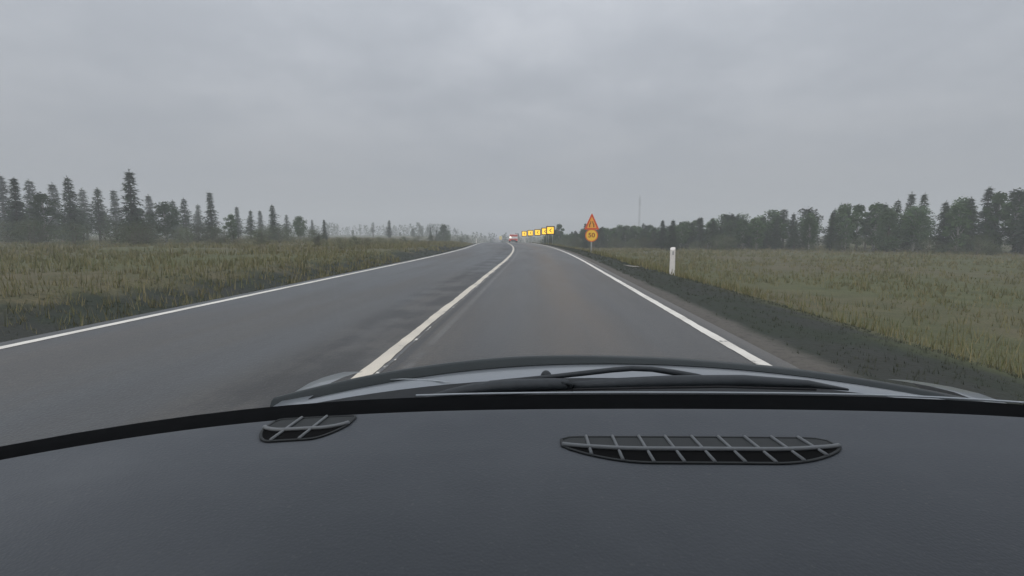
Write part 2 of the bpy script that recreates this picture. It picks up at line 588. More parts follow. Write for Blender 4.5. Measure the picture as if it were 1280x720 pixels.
def broadleaf(seed, H, Rad, trunk=.35, mat='birch', bark='pale_bark', clumps=18, leaves=130, stems=1):
    r_ = random.Random(seed)
    tk = MB(); cr = MB()
    for s in range(stems):
        ox, oy = (r_.gauss(0, Rad * .25), r_.gauss(0, Rad * .25)) if stems > 1 else (0, 0)
        pts = [(ox * (1 + .6 * k / 5) + r_.gauss(0, .012 * H), oy * (1 + .6 * k / 5) + r_.gauss(0, .012 * H), H * .88 * k / 5) for k in range(6)]
        pts[0] = (ox * .5, oy * .5, 0)
        tk.tube(pts, [(.018 * H * (1 - k / 5.6) + .008) / math.sqrt(stems) for k in range(6)], 6)
    for c in range(clumps):
        t = trunk + (1 - trunk) * ((c + r_.random()) / clumps)
        prof = math.sin(math.pi * min(1, max(.08, (t - trunk) / (1.02 - trunk))) ** .8) * .85 + .12
        a = c * 2.4 + r_.gauss(0, .5)
        rr = Rad * prof * r_.uniform(.25, .95)
        cen = Vector((math.cos(a) * rr, math.sin(a) * rr, H * t * .95))
        tk.tube([(0, 0, max(.05, cen.z - .22 * H)), cen * .6 + Vector((0, 0, cen.z * .36)), cen], [.007 * H, .005 * H, .002 * H], 4, cap=False)
        cs = Rad * r_.uniform(.28, .5)
        for q in range(leaves):
            v = Vector((r_.gauss(0, 1), r_.gauss(0, 1), r_.gauss(0, .8)))
            v = v.normalized() * (r_.random() ** .5) * cs
            p = cen + v
            sz = H * .014 * r_.uniform(.7, 1.5)
            n1 = Vector((r_.gauss(0, 1), r_.gauss(0, 1), r_.gauss(0, 1))).normalized()
            n2 = n1.orthogonal().normalized()
            cr.add([p - n1 * sz * 1.3, p + n2 * sz * .7, p + n1 * sz * 1.3, p - n2 * sz * .7], [(0, 1, 2, 3)])
    return tk, cr, bark, mat


KINDS = {}


def kind_mesh(key, maker):
    tk, cr, bk, mt = maker
    KINDS[key] = (tk, cr, bk, mt)


kind_mesh('spruce_a', conifer(11, 10, 2.0, .01, .06))
kind_mesh('spruce_b', conifer(12, 10, 1.55, -.01, .10, sparse=.12))
kind_mesh('spruce_c', conifer(13, 10, 2.5, .0, .04))
kind_mesh('pine_a', conifer(21, 10, 2.3, .02, .22, 'pine', .22))
kind_mesh('pine_b', conifer(22, 10, 1.9, -.02, .30, 'pine', .30))
kind_mesh('bare_a', conifer(31, 10, .75, .01, .35, 'pine', .55))
kind_mesh('birch_a', broadleaf(41, 10, 2.4, .25, clumps=26, leaves=110))
kind_mesh('birch_b', broadleaf(42, 10, 1.9, .18, clumps=22, leaves=110))
kind_mesh('dense_a', broadleaf(47, 10, 2.9, .08, 'pine', 'bark', clumps=34, leaves=110))
kind_mesh('shrub_a', broadleaf(51, 2.2, 1.3, .05, 'shrub', 'bark', clumps=16, leaves=110, stems=4))
kind_mesh('shrub_b', broadleaf(52, 1.7, 1.5, .03, 'shrub', 'bark', clumps=16, leaves=110, stems=5))
PROTO = {}
BASEH = {k: (2.2 if k == 'shrub_a' else 1.7 if k == 'shrub_b' else 10) for k in KINDS}
NAME = {'spruce': 'spruce_tree', 'pine': 'pine_tree', 'bare': 'slender_tree', 'birch': 'birch_tree', 'dense': 'bushy_tree', 'shrub': 'shrub'}


def tree(key, x, y, H, label, group=None, cat=None, rz=None, wide=1.0):
    kn = key.split('_')[0]
    if key not in PROTO:
        tk, cr, bk, mt = KINDS[key]
        root = empty(NAME[kn], (0, 0, 0))
        tk.build('stem' if kn == 'shrub' else 'trunk', M[bk], root, smooth=True)
        cr.build('foliage' if kn == 'shrub' else 'crown', M[mt], root)
        PROTO[key] = root
        o = root
    else:
        o = copy_tree(PROTO[key])
        if 'group' in o and not group: del o['group']
    s = H / BASEH[key]
    o.location = (x, y, gz(x, y) - .05)
    o.scale = (s * wide, s * wide, s)
    o.rotation_euler = (0, 0, rnd.uniform(0, 6.28) if rz is None else rz)
    tag(o, label, cat or ('shrub' if kn == 'shrub' else 'tree'), group)
    return o


def tree_px(key, px, top, d, label, group=None, wide=1.0, cat=None):
    """a tree standing d metres ahead on the ground whose top shows at that height in the photograph"""
    if px < 600 and d > 105 and top > 272: d *= 1.3
    p = at(px, top, d)
    return tree(key, p.x, d, p.z - gz(p.x, d), label, group, cat, None, wide)


# left-hand moor: the trees one can tell apart
tree_px('spruce_b', 486, 275.5, 120, 'dark narrow conifer standing alone on the left moor, taller than its misty neighbours', wide=1.75)
tree_px('bare_a', 466, 277.5, 175, 'thin hazy conifer just left of the tall dark conifer on the moor', wide=2.4)
tree_px('bare_a', 450, 284, 205, 'faint spindly tree fading into mist, second left of the tall dark conifer', wide=1.1)
tree_px('birch_b', 441, 287, 170, 'small faint round tree in mist by the left edge of the clear strip')
tree_px('birch_a', 500, 290, 190, 'low hazy tree just right of the tall dark conifer on the moor', wide=1.1)
tree_px('dense_a', 516, 285.5, 175, 'broad grey hazy tree on the moor between the tall conifer and the dark round tree', wide=1.1)
tree_px('birch_a', 527, 286, 185, 'grey hazy tree on the moor, right half of the broad misty pair', wide=1.0)
tree_px('spruce_c', 538, 283.5, 130, 'small pointed conifer just left of the dark round tree on the moor')
tree_px('dense_a', 554, 280.5, 112, 'dark dense round-topped tree on the left moor nearest the road', wide=1.25)
tree_px('spruce_a', 546, 287, 122, 'small dark conifer tucked under the left side of the round dark tree', wide=1.2)
tree_px('birch_b', 561, 288, 140, 'small pale tree at the right foot of the round dark tree')
for px, top, d, key, w in ((443, 297, 52, 'shrub_a', 1.2), (458, 300, 48, 'shrub_b', 1.3), (474, 298.5, 66, 'shrub_b', 1.5), (505, 298, 74, 'shrub_a', 1.6), (523, 297, 84, 'shrub_b', 1.8),
                           (540, 296, 92, 'shrub_a', 1.6), (560, 297, 97, 'shrub_b', 1.8), (492, 300, 58, 'shrub_b', 1.5), (575, 298, 104, 'shrub_a', 1.5), (585, 298.6, 112, 'shrub_b', 1.6), (425, 299, 40, 'shrub_b', 1.3), (398, 296, 47, 'shrub_a', 1.3)):
    tree_px(key, px, top - 2.6, d, 'low olive brown shrub in the rough grass left of the road', 'shrubs in the rough grass left of the road', wide=w)

# the nearer left-hand stand beyond the clear strip
for key, px, top, d, lab, w in (
        ('spruce_a', 405, 268, 92, 'slim dark spruce left of the rough meadow, rightmost of the nearer left stand', 1),
        ('birch_a', 374, 262, 84, 'loose green birch beside the slim spruce at the edge of the left stand', 1),
        ('spruce_c', 340, 243, 78, 'broad dark spruce in the middle of the left stand', 1),
        ('pine_a', 312, 252, 88, 'open-crowned pine just left of the broad spruce in the left stand', 1),
        ('birch_b', 288, 258, 70, 'low green birch in front of the open pine in the left stand', 1.1),
        ('spruce_b', 262, 222, 74, 'tall narrow spruce left of the low birch in the left stand', 1),
        ('pine_b', 230, 232, 82, 'thin pine with bare lower stem in the left stand', 1),
        ('birch_a', 205, 238, 68, 'leafy birch right of the tallest spruce in the left stand', 1.1),
        ('spruce_a', 160, 186, 62, 'tallest dark spruce of the stand left of the road', 1),
        ('pine_a', 120, 214, 72, 'pine with gappy crown just left of the tallest spruce', 1),
        ('spruce_c', 84, 196, 66, 'wide dark spruce second from the left end of the stand', .9),
        ('birch_b', 52, 222, 60, 'pale birch between two dark spruces at the left end of the stand', 1.2),
        ('spruce_b', 16, 198, 58, 'tall narrow spruce at the left end of the stand', 1)):
    tree_px(key, px, 293 - (293 - top) * .74, d * 1.1, lab, wide=w * 1.3)
for key, px, top, d in (('spruce_b', 390, 270, 120), ('pine_b', 357, 262, 112), ('spruce_a', 325, 256, 116), ('spruce_b', 296, 250, 108), ('pine_a', 246, 246, 112), ('spruce_c', 216, 240, 104), ('spruce_a', 186, 232, 100),
                        ('spruce_b', 142, 224, 98), ('pine_b', 104, 222, 100), ('spruce_a', 66, 214, 92), ('spruce_c', 36, 208, 95), ('spruce_a', 0, 200, 88), ('birch_a', 172, 252, 80), ('birch_b', 128, 256, 78), ('birch_a', 92, 250, 76), ('birch_b', 22, 240, 70)):
    tree_px(key, px, 293 - (293 - top) * .8, d * 1.12, 'hazy green tree in the second row of the stand far left of the road', 'second row trees of the left stand', wide=1.35)

for i in range(34):
    px = rnd.uniform(-10, 415); d = rnd.uniform(52, 82)
    tree_px(('shrub_a', 'shrub_b')[i % 2], px, rnd.uniform(281, 291) - (415 - px) * .02, d, 'low dark bush among the trees of the left stand', 'bushes among the left stand', wide=1.5)

# right-hand belt
belt = [(2.5, 128), (6, 118), (12, 108), (19, 102), (27, 95), (40, 86), (55, 76), (70, 66), (84, 52), (96, 34), (104, 12), (108, -10)]


def along(t):
    i = min(int(t), len(belt) - 2); k = t - i
    return belt[i][0] + (belt[i + 1][0] - belt[i][0]) * k, belt[i][1] + (belt[i + 1][1] - belt[i][1]) * k


rb = random.Random(5)
keys = ['spruce_a', 'pine_a', 'birch_a', 'spruce_b', 'birch_b', 'pine_b', 'dense_a', 'birch_a', 'spruce_c', 'birch_b']
n = 0
for row, (off, hk, cnt) in enumerate(((0, .82, 84), (4, .95, 76), (9, 1.05, 60), (17, 1.12, 30))):
    for i in range(cnt):
        t = ((i + rb.random()) / cnt) ** 1.35 * (len(belt) - 2)
        x, y = along(t)
        x2, y2 = along(t + .05)
        nx, ny = -(y2 - y), (x2 - x)
        L = math.hypot(nx, ny); nx, ny = nx / L, ny / L
        if ny < 0 and nx < 0: nx, ny = -nx, -ny
        j = off + rb.uniform(-2, 2)
        x, y = x + nx * j, y + ny * j
        H = (4.3 + 1.35 * max(0, t - 3.2)) * hk * rb.uniform(.84, 1.10)
        if t < 1.2: H *= .85 + .12 * t
        if x + bend(y) < 9: continue
        tree(keys[n % len(keys)], x, y, H, ['small green tree at the front of the belt right of the road', 'green tree of the dense middle of the belt right of the road', 'green tree of the dense middle of the belt right of the road', 'taller hazy tree at the back of the belt right of the road'][row],
             ['front trees of the right belt', 'middle trees of the right belt', 'middle trees of the right belt', 'back trees of the right belt'][row], wide=rb.uniform(1.3, 1.9) if t < 5 else rb.uniform(1.05, 1.45))
        n += 1
tree_px('spruce_b', 828, 275.5, 88, 'pointed dark conifer standing above the right belt just beyond the mast', wide=1.6)
tree_px('spruce_a', 841, 275, 84, 'dark conifer above the right belt behind the white roadside post', wide=1.6)
tree_px('birch_b', 699, 279.5, 118, 'grey hazy round tree rising behind the nearest yellow arrow panel', wide=1.3)
tree_px('spruce_a', 732, 279, 100, 'small conifer peak just left of the triangular warning sign', wide=1.2)
for i in range(80):
    t = rb.uniform(.6, 9.5); x, y = along(t)
    tree(('shrub_a', 'shrub_b')[i % 2], x - rb.uniform(1, 5), y - rb.uniform(2, 7), rb.uniform(1.0, 2.6), 'low bush in the grass at the foot of the right tree belt', 'bushes at the foot of the right tree belt', wide=1.3)


# the far wood that reads as one mass
def far_wood(name, line, h0, h1, step, depth, label, seed):
    r_ = random.Random(seed); m = MB()
    for (x0, y0), (x1, y1) in zip(line, line[1:]):
        L = math.hypot(x1 - x0, y1 - y0); k = 0.0
        while k < L:
            t = k / L
            x, y = x0 + (x1 - x0) * t + r_.gauss(0, 2), y0 + (y1 - y0) * t + r_.uniform(0, depth)
            z = gz(x, y) - .3
            H = r_.uniform(h0, h1) * (.75 + .5 * abs(mnoise.noise(Vector((x * .02, y * .02, 4)))))
            W = H * r_.uniform(.3, .5)
            for lv in range(9):
                f_ = lv / 9
                rr = W * (1 - f_) ** .8 + .1
                for q in range(7):
                    a = r_.uniform(0, 6.28); rad = rr * r_.uniform(.3, 1.1)
                    c = Vector((x + math.cos(a) * rad, y + math.sin(a) * rad, z + H * (f_ + r_.uniform(0, .12))))
                    s = H * .075
                    v = [Vector((r_.gauss(0, 1), r_.gauss(0, 1), r_.gauss(0, 1))).normalized() * s for _ in range(2)]
                    m.add([c + v[0], c + v[1], c - v[0]], [(0, 1, 2)])
            k += step * r_.uniform(.5, 1.5)
    o = m.build(name, M['spruce'])
    return tag(o, label, 'forest', kind='stuff')


far_wood('distant_forest', [(-420, 210), (-300, 270), (-190, 310), (-110, 330), (-60, 335)], 7, 10, 1.5, 60, 'pale misty forest edge along the horizon left of the road', 1)
far_wood('distant_forest', [(-70, 262), (-40, 255), (-15, 250), (10, 260)], 5.2, 8, 1.5, 30, 'dim grey woodland beyond the crest where the road disappears', 2)


# ------------------------------------------------------------------ signs and roadside furniture
def arc(cx, cz, r, n=40):
    return [(cx + r * math.cos(2 * math.pi * k / n), cz + r * math.sin(2 * math.pi * k / n)) for k in range(n)]


def round_poly(pts, rad, n=6):
    out = []
    N = len(pts)
    for i in range(N):
        p0, p, p1 = Vector(pts[i - 1]), Vector(pts[i]), Vector(pts[(i + 1) % N])
        a = (p0 - p).normalized(); b = (p1 - p).normalized()
        ang = a.angle(b)
        t = rad / math.tan(ang / 2)
        c = p + (a + b).normalized() * (rad / math.sin(ang / 2))
        s = p + a * t; e = p + b * t
        for k in range(n + 1):
            q = s.lerp(e, k / n) - c
            q = q.normalized() * rad + c
            out.append((q.x, q.y))
    return out


def text_mesh(body, size, name, mat, parent, loc, depth=.004, bold=.012):
    cu = bpy.data.curves.new(name, 'FONT')
    cu.body = body; cu.size = size; cu.align_x = 'CENTER'; cu.align_y = 'CENTER'; cu.extrude = depth; cu.offset = bold
    tmp = bpy.data.objects.new(name, cu); COL.objects.link(tmp)
    bpy.context.view_layer.update()
    me = bpy.data.meshes.new_from_object(tmp.evaluated_get(bpy.context.evaluated_depsgraph_get()))
    bpy.data.objects.remove(tmp); bpy.data.curves.remove(cu)
    me.materials.clear(); me.materials.append(mat)
    o = bpy.data.objects.new(name, me); COL.objects.link(o)
    o.parent = parent; o.location = loc; o.rotation_euler = (R(90), 0, 0)
    return o


# road works sign: triangle over a round speed plate on one pole
D = 37.5
base = at(741, 314, D)
cpl = at(739.5, 294.2, D); ctri_top = at(739, 266.5, D); ctri_bot = at(739, 286.6, D)
sz0 = gz(base.x, D)
sg = empty('road_sign', (cpl.x, D, sz0), R(-3))
tag(sg, 'yellow and red triangular warning sign above a round yellow 50 plate on one grey pole', 'road sign')
zc = cpl.z - sz0
p = MB(); p.tube([(0, .075, -.3), (0, .075, ctri_top.z - sz0 + .06)], .055, 12); p.build('pole', pmat('pole_grey', (.62, .62, .61), .5, .4, var=.1, scale=12), sg, smooth=True)
w = MB(); w.prism(arc(0, zc, .47), 0, .012); pl = w.build('speed_plate', M['yellow'], sg)
w = MB(); w.ring_prism(arc(0, zc, .474), arc(0, zc, .400), -.006, .014); w.build('rim', pmat('plate_rim', (.78, .17, .03), .35, .5), pl)
num = text_mesh('50', .46, 'numerals', pmat('numeral_brown', (.40, .12, .025), .5, .4), pl, (0, -.006, zc + .0))
num.scale = (1.12, 1.0, 1)
zt, zb = ctri_top.z - sz0, ctri_bot.z - sz0
tri_o = round_poly([(-.56, zb - .02), (.56, zb - .02), (0, zt + .03)], .055)
hh = zt - zb
tri_i = round_poly([(-.36, zb + .10), (.36, zb + .10), (0, zt - .24)], .03)
w = MB(); w.prism(tri_o, .0, .011); tr = w.build('warning_plate', pmat('sign_amber', (.93, .43, .06), .35, .5, var=.05, scale=6), sg)
w = MB(); w.ring_prism(tri_o, tri_i, -.006, -.001); w.build('red_border', M['red'], tr)
w = MB()
for s in (-1, 1):   # two edge bars closing in: the road narrows
    w.prism([(s * .19, zb + .15), (s * .19 - s * .075, zb + .15), (s * .115, zb + .34), (s * .045, zb + .46), (s * .045, zb + .60), (s * .10, zb + .60), (s * .10, zb + .49), (s * .19, zb + .36)][::s], -.006, -.001)
w.build('symbol', pmat('symbol_brown', (.17, .045, .015), .5, .4), tr)
w = MB(); w.box((0, .022, zc), (.5, .018, .04)); w.box((0, .022, zb + .2), (.5, .018, .04)); w.build('bracket', M['galv'], sg)

# arrow panels round the outside of the bend
chev = [(688, 288.0, 70, .92, 'rightmost and nearest of the five lit yellow arrow panels on the bend'),
        (681.2, 289.2, 79, .90, 'second lit yellow arrow panel from the right, overlapped by the nearest one'),
        (672.0, 290.6, 90, .90, 'middle one of the five lit yellow arrow panels on the bend'),
        (663.1, 291.3, 100, .92, 'fourth lit yellow arrow panel from the right on the bend'),
        (655.4, 292.2, 110, .92, 'leftmost and smallest of the five lit yellow arrow panels on the bend')]
first = None
for px, py, d, sz, lab in chev:
    c = at(px, py, d)
    z0 = gz(c.x, d)
    if first is None:
        first = empty('arrow_panel', (0, 0, 0))
        H = 1.0
        b = MB(); b.box((0, .02, 0), (1.3, .03, 1.3)); b.build('backboard', M['black'], first, bevel=.01)
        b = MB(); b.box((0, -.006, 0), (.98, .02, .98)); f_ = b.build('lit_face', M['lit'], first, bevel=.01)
        b = MB(); b.prism([(-.20, 0), (.12, .30), (.28, .30), (-.02, 0), (.28, -.30), (.12, -.30)], -.022, -.017); b.build('arrow', M['black'], f_)
        for s in (-.3, .3):
            b = MB(); b.tube([(s, .06, -2.8), (s, .06, .45)], .03, 8); b.build('post', M['galv'], first, smooth=True)
        o = first
    else:
        o = copy_tree(first)
    o.location = (c.x, d, c.z); o.scale = (sz, sz, sz); o.rotation_euler = (0, 0, R(-4))
    tag(o, lab, 'arrow sign', 'lit arrow panels round the outside of the bend')


def marker_post(x, y, H, label, w=.15, proto=[None]):
    if proto[0] is None:
        o = empty('marker_post', (0, 0, 0)); proto[0] = o
        b = MB()
        lv = [(-.3, 1), (0, 1), (.9, .94), (.965, .9)]
        rows = []
        for z, k in lv:
            ring_ = []
            for q in range(14):
                a = 2 * math.pi * q / 14
                zz = z + (.05 * math.cos(a - 1.2) if z > .95 else 0)
                ring_.append((0.1 * k * math.copysign(abs(math.cos(a)) ** .6, math.cos(a)), .05 * k * math.copysign(abs(math.sin(a)) ** .8, math.sin(a)), zz))
            rows.append(ring_ + [ring_[0]])
        b.grid(rows); b.add(rows[-1][:-1], [tuple(range(14))])
        b.build('post_body', M['post'], o, smooth=False)
        b = MB(); b.box((0.0, -.051, .80), (.05, .008, .14)); b.build('reflector', M['reflector'], o, bevel=.003)
    else:
        o = copy_tree(proto[0])
    o.location = (x, y, gz(x, y) - .01)
    o.scale = (H, H, H)
    return tag(o, label, 'marker post', 'white marker posts along the road')


pp = at(840, 342, 18.6)
zg = gz(pp.x, 18.6)
marker_post(pp.x, 18.6, (at(840, 309, 18.6).z - zg), 'nearest white marker post on the grassy slope right of the road, slightly weathered')
pp = at(656.5, 300, 118); marker_post(pp.x, 118, 1.0, 'tiny white marker post under the leftmost arrow panels')
pp = at(595.4, 300, 100); marker_post(pp.x, 100, 1.1, 'small white marker post beside the left edge line near the crest')

# small yellow board in front of the crest
c = at(625.8, 297.4, 118)
mb = empty('marker_board', (c.x, 118, crest(118)))
tag(mb, 'tiny pale yellow board standing left of the distant red and white lorry', 'board')
zz = c.z - crest(118)
b = MB(); b.box((0, 0, zz), (.62, .03, .85)); b.build('board', M['marker'], mb, bevel=.02)
b = MB(); b.tube([(0, .05, 0), (0, .05, zz + .4)], .03, 8); b.box((0, .05, .03), (.5, .4, .06)); b.build('stand', M['galv'], mb)

# lorry ahead, half hidden by the crest
D = 140
c = at(641.8, 297, D)
lz = crest(D)
lo = empty('lorry', (c.x, D, lz), R(4.5))
tag(lo, 'distant red and white lorry ahead, half hidden where the road drops away', 'lorry')
top = at(641.8, 292.6, D).z - lz
b = MB(); b.box((0, 3.2, (top + .95) / 2), (2.5, 5.6, top - .95)); body = b.build('cargo_body', M['lorry_white'], lo, bevel=.04)
b = MB(); b.box((.1, .392, top - .42), (2.2, .02, .55)); b.build('upper_panel', M['lorry_red'], body, bevel=.01)
b = MB(); b.box((0, .392, 1.16), (2.44, .02, .36)); b.build('lower_panel', M['lorry_red'], body, bevel=.01)
b = MB(); b.box((0, 7.3, 1.55), (2.4, 2.0, 2.2)); b.build('cab', M['lorry_red'], lo, bevel=.12)
b = MB(); b.box((0, 4, .78), (.9, 8, .2)); b.build('chassis', M['rubber'], lo)
b = MB(); b.box((0, .3, .62), (2.4, .12, .14)); b.build('bumper', M['rubber'], lo, bevel=.02)
for x in (-1.0, 1.0):
    for y in (1.5, 7.2):
        b = MB(); b.tube([(x - .15, y, .5), (x + .15, y, .5)], .5, 20); wh = b.build('wheel', M['rubber'], lo)
        b = MB(); b.tube([(x - .16, y, .5), (x + .16, y, .5)], .24, 14); b.build('rim', M['galv'], wh)
for x in (-.95, .95):
    b = MB(); b.box((x, .22, .88), (.36, .06, .16)); b.build('tail_light', M['tail'], lo, bevel=.02)
b = MB(); b.tube([(-.85, .376, 1.72), (-.85, .34, 1.72)], .26, 16); tag(b.build('work_lamp', M['lamp'], lo), 'lit white work lamp')

# lattice mast in the mist
D = 430
c = at(800, 243, D)
zg = gz(c.x, D)
H = c.z - zg
ma = empty('lattice_mast', (c.x, D, zg))
tag(ma, 'tall thin grey lattice mast fading into mist above the right trees', 'mast')
legs = [(.75 * math.cos(a), .75 * math.sin(a)) for a in (R(90), R(210), R(330))]
b = MB()
for x, y in legs: b.tube([(x, y, -1), (x * .8, y * .8, H * .95)], 0.14, 6)
z, k = 0.0, 0
while z < H * .94:
    for i in range(3):
        f0, f1 = 1 - .2 * z / H, 1 - .2 * (z + 1.6) / H
        p0, p1 = legs[i], legs[(i + 1) % 3]
        b.tube([(p0[0] * f0, p0[1] * f0, z), (p1[0] * f1, p1[1] * f1, z + 1.6)], .045, 4, cap=False)
        b.tube([(p0[0] * f0, p0[1] * f0, z), (p1[0] * f0, p1[1] * f0, z)], .04, 4, cap=False)
    z += 1.6
b.build('tower', M['mast'], ma)
b = MB(); b.tube([(0, 0, H * .9), (0, 0, H)], .10, 8); b.build('aerial', M['mast'], ma)
for i, zz in enumerate((H * .78, H * .86)):
    b = MB()
    for a in (0, 2.1, 4.2):
        b.box((math.cos(a) * .85, math.sin(a) * .85, zz), (.35, .35, 1.8))
    b.build('antenna', M['mast'], ma)

# ------------------------------------------------------------------ the car we sit in
CX = .25                        # its centre line is right of the eye
car = empty('car', (CX, .6, 0))
tag(car, 'silver grey car seen from its driving seat, dark dashboard and black wipers below the windscreen', 'car')
OFF = Vector((CX, .6, 0))
E = 1.2


def cb(mbuilder, name, mat, parent=None, **kw):
    """car part: vertices are written in world metres, moved to the car's own base"""
    mbuilder.v = [tuple(Vector(v) - OFF) for v in mbuilder.v]
    return mbuilder.build(name, mat, parent or car, **kw)


def far_edge(x):
    return .925 - .05 * (x - CX) ** 2 - .13 * (x - CX) ** 4 + .045 * (x - CX)


def dash_z(t):                  # t: metres back from the far edge
    return E + lerp_table([(-.03, -.39), (-.018, -.362), (-.01, -.348), (0, -.334), (.01, -.326), (.02, -.3215), (.04, -.3175), (.06, -.3165), (.14, -.3148), (.185, -.3115), (.23, -.3065), (.3, -.304), (.4, -.305), (.5, -.311), (.58, -.325), (.65, -.36), (.72, -.45), (.75, -.6)], t)


b = MB(); rows = []
ts = [-.03, -.018, -.01, 0, .01, .02, .03, .04, .06, .09, .12, .15, .17, .185, .2, .22, .24, .27, .3, .35, .4, .45, .5, .55, .58, .62, .65, .69, .72, .75]
xs = [CX - 1.2 + 2.4 * i / 40 for i in range(41)]
for t in ts:
    rows.append([(x, far_edge(x) - t, dash_z(t) - .012 * abs((x - CX) / 1.2) ** 4) for x in xs])
b.grid(rows)
dash = cb(b, 'dashboard', M['dash'], smooth=True)
dm = dash.modifiers.new('Subdivision', 'SUBSURF'); dm.levels = 1; dm.render_levels = 1


def on_dash(px, py, lift=.0):
    d = ray(px, py); t = .3
    while t < 2:
        p = EYE + d * t
        if p.z < dash_z(far_edge(p.x) - p.y) + lift - .012 * abs((p.x - CX) / 1.2) ** 4: break
        t += .0005
    return p


def vent(name, x0, x1, ytop, ybot, bars, parent, xref):
    """a lens-shaped vent laid on the dash: a frame, a dark grille plate, a plate painted black as shade, a bar and slats"""
    def sh_(x): return .8 * (far_edge(x) - far_edge(xref))
    n = 32
    topp, botp, midp = [], [], []
    for i in range(n + 1):
        k = i / n; x = x0 + (x1 - x0) * k
        e = min(1, min(k, 1 - k) / .30)
        sh = math.sin(e * math.pi / 2) ** .75
        yb = ytop + (ybot - ytop) * (.42 + .58 * sh)
        corner = .002 * 0
        def P(y, lift=.0015):
            y = y + sh_(x)
            t = far_edge(x) - y
            return Vector((x, y, dash_z(t) + lift))
        y_t = ytop - .012 * (1 - min(1, min(k, 1 - k) / .05)) ** 2
        topp.append(P(y_t)); midp.append(P(ytop + (ybot - ytop) * (.40 + .20 * sh))); botp.append(P(yb))
    root = MB(); root.grid([topp, midp]); fr = cb(root, name, M['ventgrey'], parent)
    lo_ = MB(); lo_.grid([[q + Vector((0, 0, .0008)) for q in midp], [q + Vector((0, 0, .0008)) for q in botp]]); cb(lo_, 'opening_shade', M['recess_shade'], fr)  # black plate on the dash surface; the recess's shade is in its colour
    rim = MB()
    loop = topp + botp[::-1] + [topp[0]]
    rim.tube(loop, .0026, 8, flat=(1, .5)); cb(rim, 'vent_frame', M['ventgrey'], fr, smooth=True)
    bar = MB(); bar.tube([q + Vector((0, 0, .0025)) for q in midp], .0030, 6, flat=(1.3, 1)); cb(bar, 'cross_bar', M['ventbar'], fr, smooth=True)
    x = x0 + bars * .95; 
    while x < x1 - .5 * bars:
        k = (x - x0) / (x1 - x0)
        e = min(1, min(k, 1 - k) / .30); sh = math.sin(e * math.pi / 2) ** .75
        ya, yb = ytop, ytop + (ybot - ytop) * (.42 + .58 * sh)
        s = MB()
        ya, yb = ya + sh_(x), yb + sh_(x)
        s.tube([(x, ya, dash_z(far_edge(x) - ya) + .003), (x, yb, dash_z(far_edge(x) - yb) + .003)], .0025, 6)
        cb(s, 'slat', M['ventbar'], fr, smooth=True)
        x += bars
    return fr


pa = on_dash(701, 545); pb = on_dash(701, 576)
vent('air_vent', pa.x, pa.x + .40, pa.y, pb.y, 0.0405, dash, pa.x + .2)
pa = on_dash(447, 521); pb = on_dash(447, 549)
vent('air_vent', pa.x - .13, pa.x, pa.y, pb.y, .0405, dash, pa.x)

# windscreen pane, a black sheet for the shaded gap, a pale tube for the edge highlight
def ws(u, v):
    bx, by, bz = CX + 1.2 * u, 1.03 - .07 * u * u - .27 * u ** 4 + .06 * u, E - .343
    tx, ty, tz = CX + 1.0 * u, .40 - .05 * u * u - .15 * u ** 4, E + .46
    return Vector((bx + (tx - bx) * v, by + (ty - by) * v + .03 * math.sin(math.pi * v), bz + (tz - bz) * v))


b = MB(); b.grid([[ws(-1 + 2 * i / 24, j / 10) for i in range(25)] for j in range(11)])
cb(b, 'windscreen', M['glass'], smooth=True)
b = MB(); rows = [[], [], [], []]
for i in range(33):
    u = -1 + 2 * i / 32
    p = ws(u, 0)
    rows[0].append(p + Vector((0, .02, .001))); rows[1].append(p + Vector((0, -.012, -.004))); rows[2].append(Vector((p.x, far_edge(p.x) + .012, E - .362))); rows[3].append(Vector((p.x, far_edge(p.x) - .02, E - .39)))
b.grid(rows); cb(b, 'gap_shade_sheet', M['cowl'], smooth=True)  # black colour stands in for shade in the gap between dash and glass
b = MB(); b.tube([ws(-.42 + 1.3 * i / 20, 0) + Vector((0, .018, .006)) for i in range(21)], .0022, 6); cb(b, 'edge_highlight', M['edge'], smooth=True)  # pale tube: the glass edge's highlight put into its colour


# bonnet, added dark strip painting a reflection along its front, cowl
def front(x):
    return 1.43 - .40 * (x - CX) ** 2 - .10 * max(0, abs(x - CX) - .6) ** 2


def rear(x):
    return 1.235 - .26 * (x - CX) ** 2


def bz(x):
    return E - .372 - .03 * (abs(x - CX) / .8) ** 3


b = MB(); rows = []
hx = [CX - .88 + 1.76 * i / 44 for i in range(45)]
for k in range(7):
    rows.append([(x, rear(x) + (max(front(x), rear(x) + .02) - rear(x)) * k / 6, bz(x) + .010 * math.sin(math.pi * k / 6) - .004 * k / 6) for x in hx])
rows.append([(x, front(x) + .10, bz(x) - .05) for x in hx])
rows.append([(x, front(x) + .22, bz(x) - .16) for x in hx])
rows.append([(x, front(x) + .26, bz(x) - .40) for x in hx])
b.grid(rows)
bon = cb(b, 'bonnet', M['paint'], smooth=True)
cr_ = MB(); pts = []
for px, py in ((488, 474.2), (503, 473.8), (520, 474.2), (540, 475.6), (552, 476.8), (568, 479)):
    d = ray(px, py); t = .8
    while t < 2:
        p = EYE + d * t
        if p.z < bz(p.x) + .0085: break
        t += .0005
    pts.append(p)
cr_.tube(pts, [.0004, .0012, .0016, .0018, .0016, .0005], 6)
cb(cr_, 'crease_highlight', M['edge'], bon, smooth=True)  # pale tube: the highlight along the crease put into its colour
b = MB(); rows = [[], [], [], [], []]
